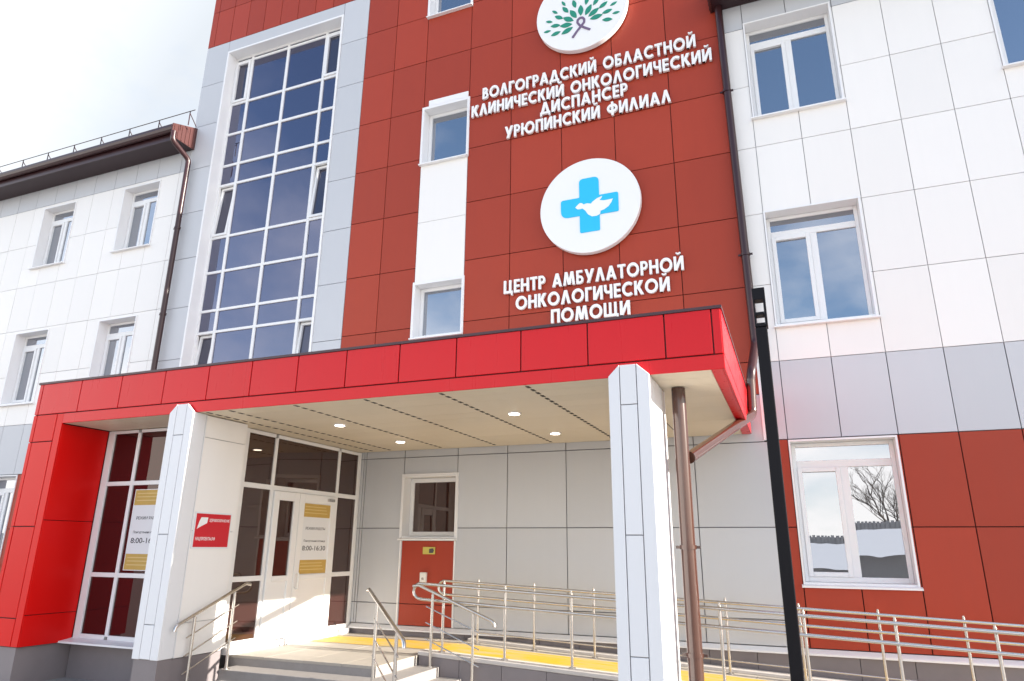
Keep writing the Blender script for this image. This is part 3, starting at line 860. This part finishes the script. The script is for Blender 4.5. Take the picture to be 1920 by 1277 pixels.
def glyph(ch):
    """strokes of one capital on a cap height of 1: ('q', quad) or ('r', ring arc)"""
    S = []
    t = T_
    def rect(x0, x1, y0, y1): S.append(('q', [(x0, y0), (x1, y0), (x1, y1), (x0, y1)]))
    def bar(x0, y0, x1, y1, w=.235):
        h = w/2
        if y0 > y1: x0, y0, x1, y1 = x1, y1, x0, y0
        S.append(('q', [(x0-h, y0), (x0+h, y0), (x1+h, y1), (x1-h, y1)]))
    def ring(cx, cy, rx, ry, a0=0, a1=360, th=None): S.append(('r', (cx, cy, rx, ry, a0, a1, th or t)))
    if ch == ' ': return .42, S
    if ch == 'А': bar(.115, 0, .43, 1); bar(.745, 0, .43, 1); rect(.24, .62, .20, .36); return .86, S
    if ch == 'Б': rect(0, t, 0, 1); rect(t, .53, .83, 1); rect(t, .32, .43, .60); rect(t, .32, 0, .17); ring(.32, .30, .30, .30, -90, 90, .185); return .62, S
    if ch == 'В': rect(0, t, 0, 1); rect(t, .29, .83, 1); rect(t, .31, .44, .60); rect(t, .31, 0, .17); ring(.28, .765, .25, .235, -90, 90, .18); ring(.31, .30, .30, .30, -90, 90, .185); return .61, S
    if ch == 'Г': rect(0, t, 0, 1); rect(t, .54, .82, 1); return .54, S
    if ch == 'Д': bar(.20, .17, .45, 1); bar(.72, .17, .47, 1); rect(0, .92, 0, .17); rect(0, .16, -.16, 0); rect(.76, .92, -.16, 0); return .92, S
    if ch == 'Е': rect(0, t, 0, 1); rect(t, .54, .83, 1); rect(t, .52, .415, .585); rect(t, .54, 0, .17); return .54, S
    if ch in 'ИЙ':
        rect(0, t, 0, 1); rect(.56, .56+t, 0, 1); bar(.12, .0, .645, 1)
        if ch == 'Й': ring(.38, 1.30, .20, .17, 190, 350, .11)
        return .56+t, S
    if ch == 'К': rect(0, t, 0, 1); bar(.22, .42, .56, 1, .26); bar(.30, .56, .61, 0, .26); return .72, S
    if ch == 'Л': bar(.115, 0, .40, 1); bar(.685, 0, .40, 1); return .80, S
    if ch == 'М': bar(.11, 0, .25, 1, .21); bar(.27, 1, .52, .02, .22); bar(.77, 1, .52, .02, .22); bar(.93, 0, .79, 1, .21); return 1.04, S
    if ch == 'Н': rect(0, t, 0, 1); rect(.53, .53+t, 0, 1); rect(t, .53, .41, .59); return .53+t, S
    if ch == 'О': ring(.5, .5, .5, .515); return 1.0, S
    if ch == 'П': rect(0, t, 0, 1); rect(.51, .51+t, 0, 1); rect(t, .51, .82, 1); return .51+t, S
    if ch == 'Р': rect(0, t, 0, 1); rect(t, .30, .83, 1); rect(t, .30, .38, .55); ring(.30, .69, .30, .31, -90, 90, .18); return .60, S
    if ch == 'С': ring(.5, .5, .5, .515, 48, 312); return .84, S
    if ch == 'Т': rect(.23, .23+t, 0, .83); rect(0, .66, .83, 1); return .66, S
    if ch == 'У': bar(.115, 1, .40, .26); bar(.69, 1, .29, 0); return .80, S
    if ch == 'Ф': ring(.48, .52, .48, .36); rect(.48-t/2, .48+t/2, -.04, 1.06); return .96, S
    if ch == 'Ц': rect(0, t, 0, 1); rect(.50, .50+t, 0, 1); rect(t, .50, 0, .18); rect(.50+t, .84, 0, .17); rect(.69, .84, -.17, 0); return .84, S
    if ch == 'Ч': rect(.46, .46+t, 0, 1); rect(0, t, .64, 1); ring(.29, .64, .29, .28, 180, 275, .2); rect(.29, .46, .36, .54); return .46+t, S
    if ch == 'Щ': rect(0, .19, 0, 1); rect(.40, .59, 0, 1); rect(.80, .99, 0, 1); rect(.19, .40, 0, .18); rect(.59, .80, 0, .18); rect(.99, 1.12, 0, .17); rect(.97, 1.12, -.17, 0); return 1.12, S
    if ch == 'Ю': rect(0, t, 0, 1); rect(t, .40, .41, .59); ring(.83, .5, .47, .515); return 1.30, S
    raise KeyError(ch)
def block_line(s, a0, a1, b0, cap, parent, d_back=10.475, d_front=10.43):
    gap = .115; x = 0; items = []
    for ch in s:
        w, S = glyph(ch); items.append((x, S)); x += w+gap
    k = (a1-a0)/(x-gap)
    mb = MB(); n = 0
    for x, S in items:
        for kind, g in S:
            e = .00045*(n % 5); n += 1
            cv = lambda p: (a0+(x+p[0])*k, b0+p[1]*cap)
            if kind == 'q': mb.prism([cv(p) for p in g], fnY, d_front-e, d_back)
            else:
                cx, cy, rx, ry, u0, u1, th = g
                m_ = max(4, int(abs(u1-u0)/12))
                for i in range(m_):
                    q = []
                    a, b_ = R(u0+(u1-u0)*i/m_), R(u0+(u1-u0)*(i+1)/m_)
                    for an, rr in ((a, 0), (a, 1), (b_, 1), (b_, 0)):
                        q.append(cv((cx+(rx-th*(1-rr))*cos(an), cy+(ry-th*(1-rr))*sin(an))))
                    mb.prism(q, fnY, d_front-e, d_back)
    return mb.build('text_line', 'letter', parent)
big = thing('wall_lettering', 'four lines of raised white letters naming the regional clinic on the red tower', 'lettering', (-2.8, 10.47, 7.5))
for s, a0, a1, b0 in (('ВОЛГОГРАДСКИЙ ОБЛАСТНОЙ', -4.90, -.78, 8.485), ('КЛИНИЧЕСКИЙ ОНКОЛОГИЧЕСКИЙ', -5.13, -.53, 8.125), ('ДИСПАНСЕР', -3.69, -2.02, 7.82), ('УРЮПИНСКИЙ ФИЛИАЛ', -4.41, -1.27, 7.475)):
    block_line(s, a0, a1, b0, .255, big)
sm = thing('wall_lettering', 'three lines of raised white letters just above the canopy', 'lettering', (-2.8, 10.47, 3.6))
for s, a0, a1, b0 in (('ЦЕНТР АМБУЛАТОРНОЙ', -4.39, -1.25, 4.305), ('ОНКОЛОГИЧЕСКОЙ', -4.16, -1.49, 3.975), ('ПОМОЩИ', -3.51, -2.15, 3.655)):
    block_line(s, a0, a1, b0, .245, sm)

# red plaque on the white vestibule wall (faces right): reading direction is +Y
fnX = lambda a, b, d: (d, a, b)
pq = thing('wall_plaque', 'small square red plaque with white border and arrow mark on the white wall', 'plaque', (XW, 7.1, -.02))
def xq(mb, y0, y1, z0, z1, d0, d1): mb.box(d0, d1, y0, y1, z0, z1)
m_ = MB(); xq(m_, 6.665, 7.28, -.045, .40, XW+.0005, XW+.012); m_.build('border', 'paper', pq)
m_ = MB(); xq(m_, 6.685, 7.26, -.025, .38, XW+.0125, XW+.015); m_.build('panel', 'sign_red', pq)
m_ = MB()
m_.prism([(6.71, .19), (6.775, .225), (6.865, .265), (6.875, .335), (6.765, .335), (6.74, .29)], fnX, XW+.0152, XW+.0162)
m_.build('arrow_mark', 'letter', pq)
lettering('text_line', 'ЗДРАВООХРАНЕНИЕ', fnX, 6.90, 7.245, .285, .036, XW+.0151, XW+.0162, 'letter', pq, .01)
lettering('text_line', 'НАЦПРОЕКТЫ.РФ', fnX, 6.71, 7.03, .055, .04, XW+.0151, XW+.0162, 'letter', pq, .01)

def poster(label, fn, a0, a1, z0, z1, d, sgn, loc):
    t = thing('hours_poster', label, 'poster', loc)
    e = .001*sgn
    def q(mb, p0, p1, b0, b1, k0, k1):
        c = [fn(p0, b0, d+e*k0), fn(p1, b1, d+e*k1)]
        mb.box(min(c[0][0], c[1][0]), max(c[0][0], c[1][0]), min(c[0][1], c[1][1]), max(c[0][1], c[1][1]), b0, b1)
    H = z1-z0; W = a1-a0
    m_ = MB(); q(m_, a0, a1, z0, z1, .4, 2); m_.build('sheet', 'paper', t)
    for b0, b1 in ((z0+.01, z0+.20*H), (z1-.20*H, z1-.01)):
        m_ = MB(); q(m_, a0+.012, a1-.012, b0, b1, 2.2, 3); gb = m_.build('gold_band', 'gold', t)
        m_ = MB()
        for k in (.28, .52, .74): q(m_, a0+.05, a1-.05-.1*k, b0+(b1-b0)*k, b0+(b1-b0)*k+.012, 3.05, 3.5)
        m_.build('print_line', 'goldline', gb)
    for s, lo, wd, cp_ in (('РЕЖИМ РАБОТЫ', .62, .70, .042), ('Понедельник-пятница', .45, .76, .034), ('8:00-16:30', .33, .82, .075)):
        c = (a0+a1)/2
        lettering('text_line', s, fn, c-wd*W/2, c+wd*W/2, z0+lo*H, cp_, d+e*2.1, d+e*3, 'ink', t, .012)
poster('opening hours poster with gold bands on the white door leaf', fnX, 8.985, 9.69, -.425, .655, xs_+.002, 1, (xs_, 9.3, -.4))
poster('opening hours poster with gold bands half hidden behind the left column', fnY, -8.70, -8.02, -.345, .75, fy+.019, -1, (-8.4, fy, -.35))

# things on the red wall panel under the small window
ip = thing('wall_notice', 'small yellow plate with a black mark on the red wall panel', 'notice', (-5.7, 10.48, -.12))
MB().box(-5.81, -5.585, 10.478, 10.492, -.115, .0).build('plate', 'yellowplate', ip)
MB().prism([(-5.69, -.095), (-5.62, -.095), (-5.60, -.055), (-5.62, -.02), (-5.69, -.03)], fnY, 10.475, 10.4778).build('mark', 'ink', ip)
cbx = thing('call_button', 'white call button box on the red wall panel', 'call button', (-5.77, 10.45, -.57))
MB().box(-5.83, -5.715, 10.44, 10.497, -.56, -.40).build('box', 'plastic', cbx, bevel=.01)
MB().tube([(-5.772, 10.4395, -.50), (-5.772, 10.432, -.50)], .022, 16).build('button', 'steel', cbx, smooth=True)

# ------------------------------------------------------------------ across the street: what the windows mirror
hs = thing('snowy_house', 'low house with snow-covered roof mirrored in the ground-floor window', 'house', (2, -20, GZ))
MB().box(-6, 9, -26, -20, GZ, .15).build('wall', 'plaster', hs)
MB().hexa([(-6.5, -26.5, .10), (9.5, -26.5, .10), (9.5, -19.5, .10), (-6.5, -19.5, .10), (-6.5, -23.4, 1.5), (9.5, -23.4, 1.5), (9.5, -22.9, 1.5), (-6.5, -22.9, 1.5)]).build('roof', 'snow', hs)
fe = thing('plank_fence', 'dark plank fence mirrored above the snowy roof', 'fence', (2, -30, GZ))
m_ = MB()
for k in range(80): m_.box(-8+.24*k, -8+.24*k+.17, -30, -29.95, GZ, 2.3+random.uniform(-.03, .03))
m_.box(-8, 11.2, -30.06, -30.01, GZ, 2.2)
m_.build('planks', 'plaster', fe)
tr = thing('bare_tree', 'bare leafless tree mirrored in the ground-floor window', 'tree', (8.0, -33, GZ))
tk = MB(); br = MB()
def grow(p, d, ln, r, lev):
    q = p+d*ln
    (tk if lev < 1 else br).tube([p, (p+q)/2+Vector((random.uniform(-1, 1), random.uniform(-1, 1), 0))*ln*.05, q], r, 6, r*.62)
    if lev >= 6: return
    for k in range(3 if lev else 5):
        nd = (d + Vector((random.uniform(-1, 1), random.uniform(-1, 1), random.uniform(-.25, .6)))*.75).normalized()
        st_ = p+d*ln*(random.uniform(.55, 1) if k else 1)
        grow(st_, nd, ln*random.uniform(.6, .8), r*.58, lev+1)
grow(Vector((8.0, -33, GZ)), Vector((-.12, 0, 1)).normalized(), 3.0, .17, 0)
tk.build('trunk', 'bark', tr, smooth=True); br.build('branches', 'bark', tr, smooth=True)
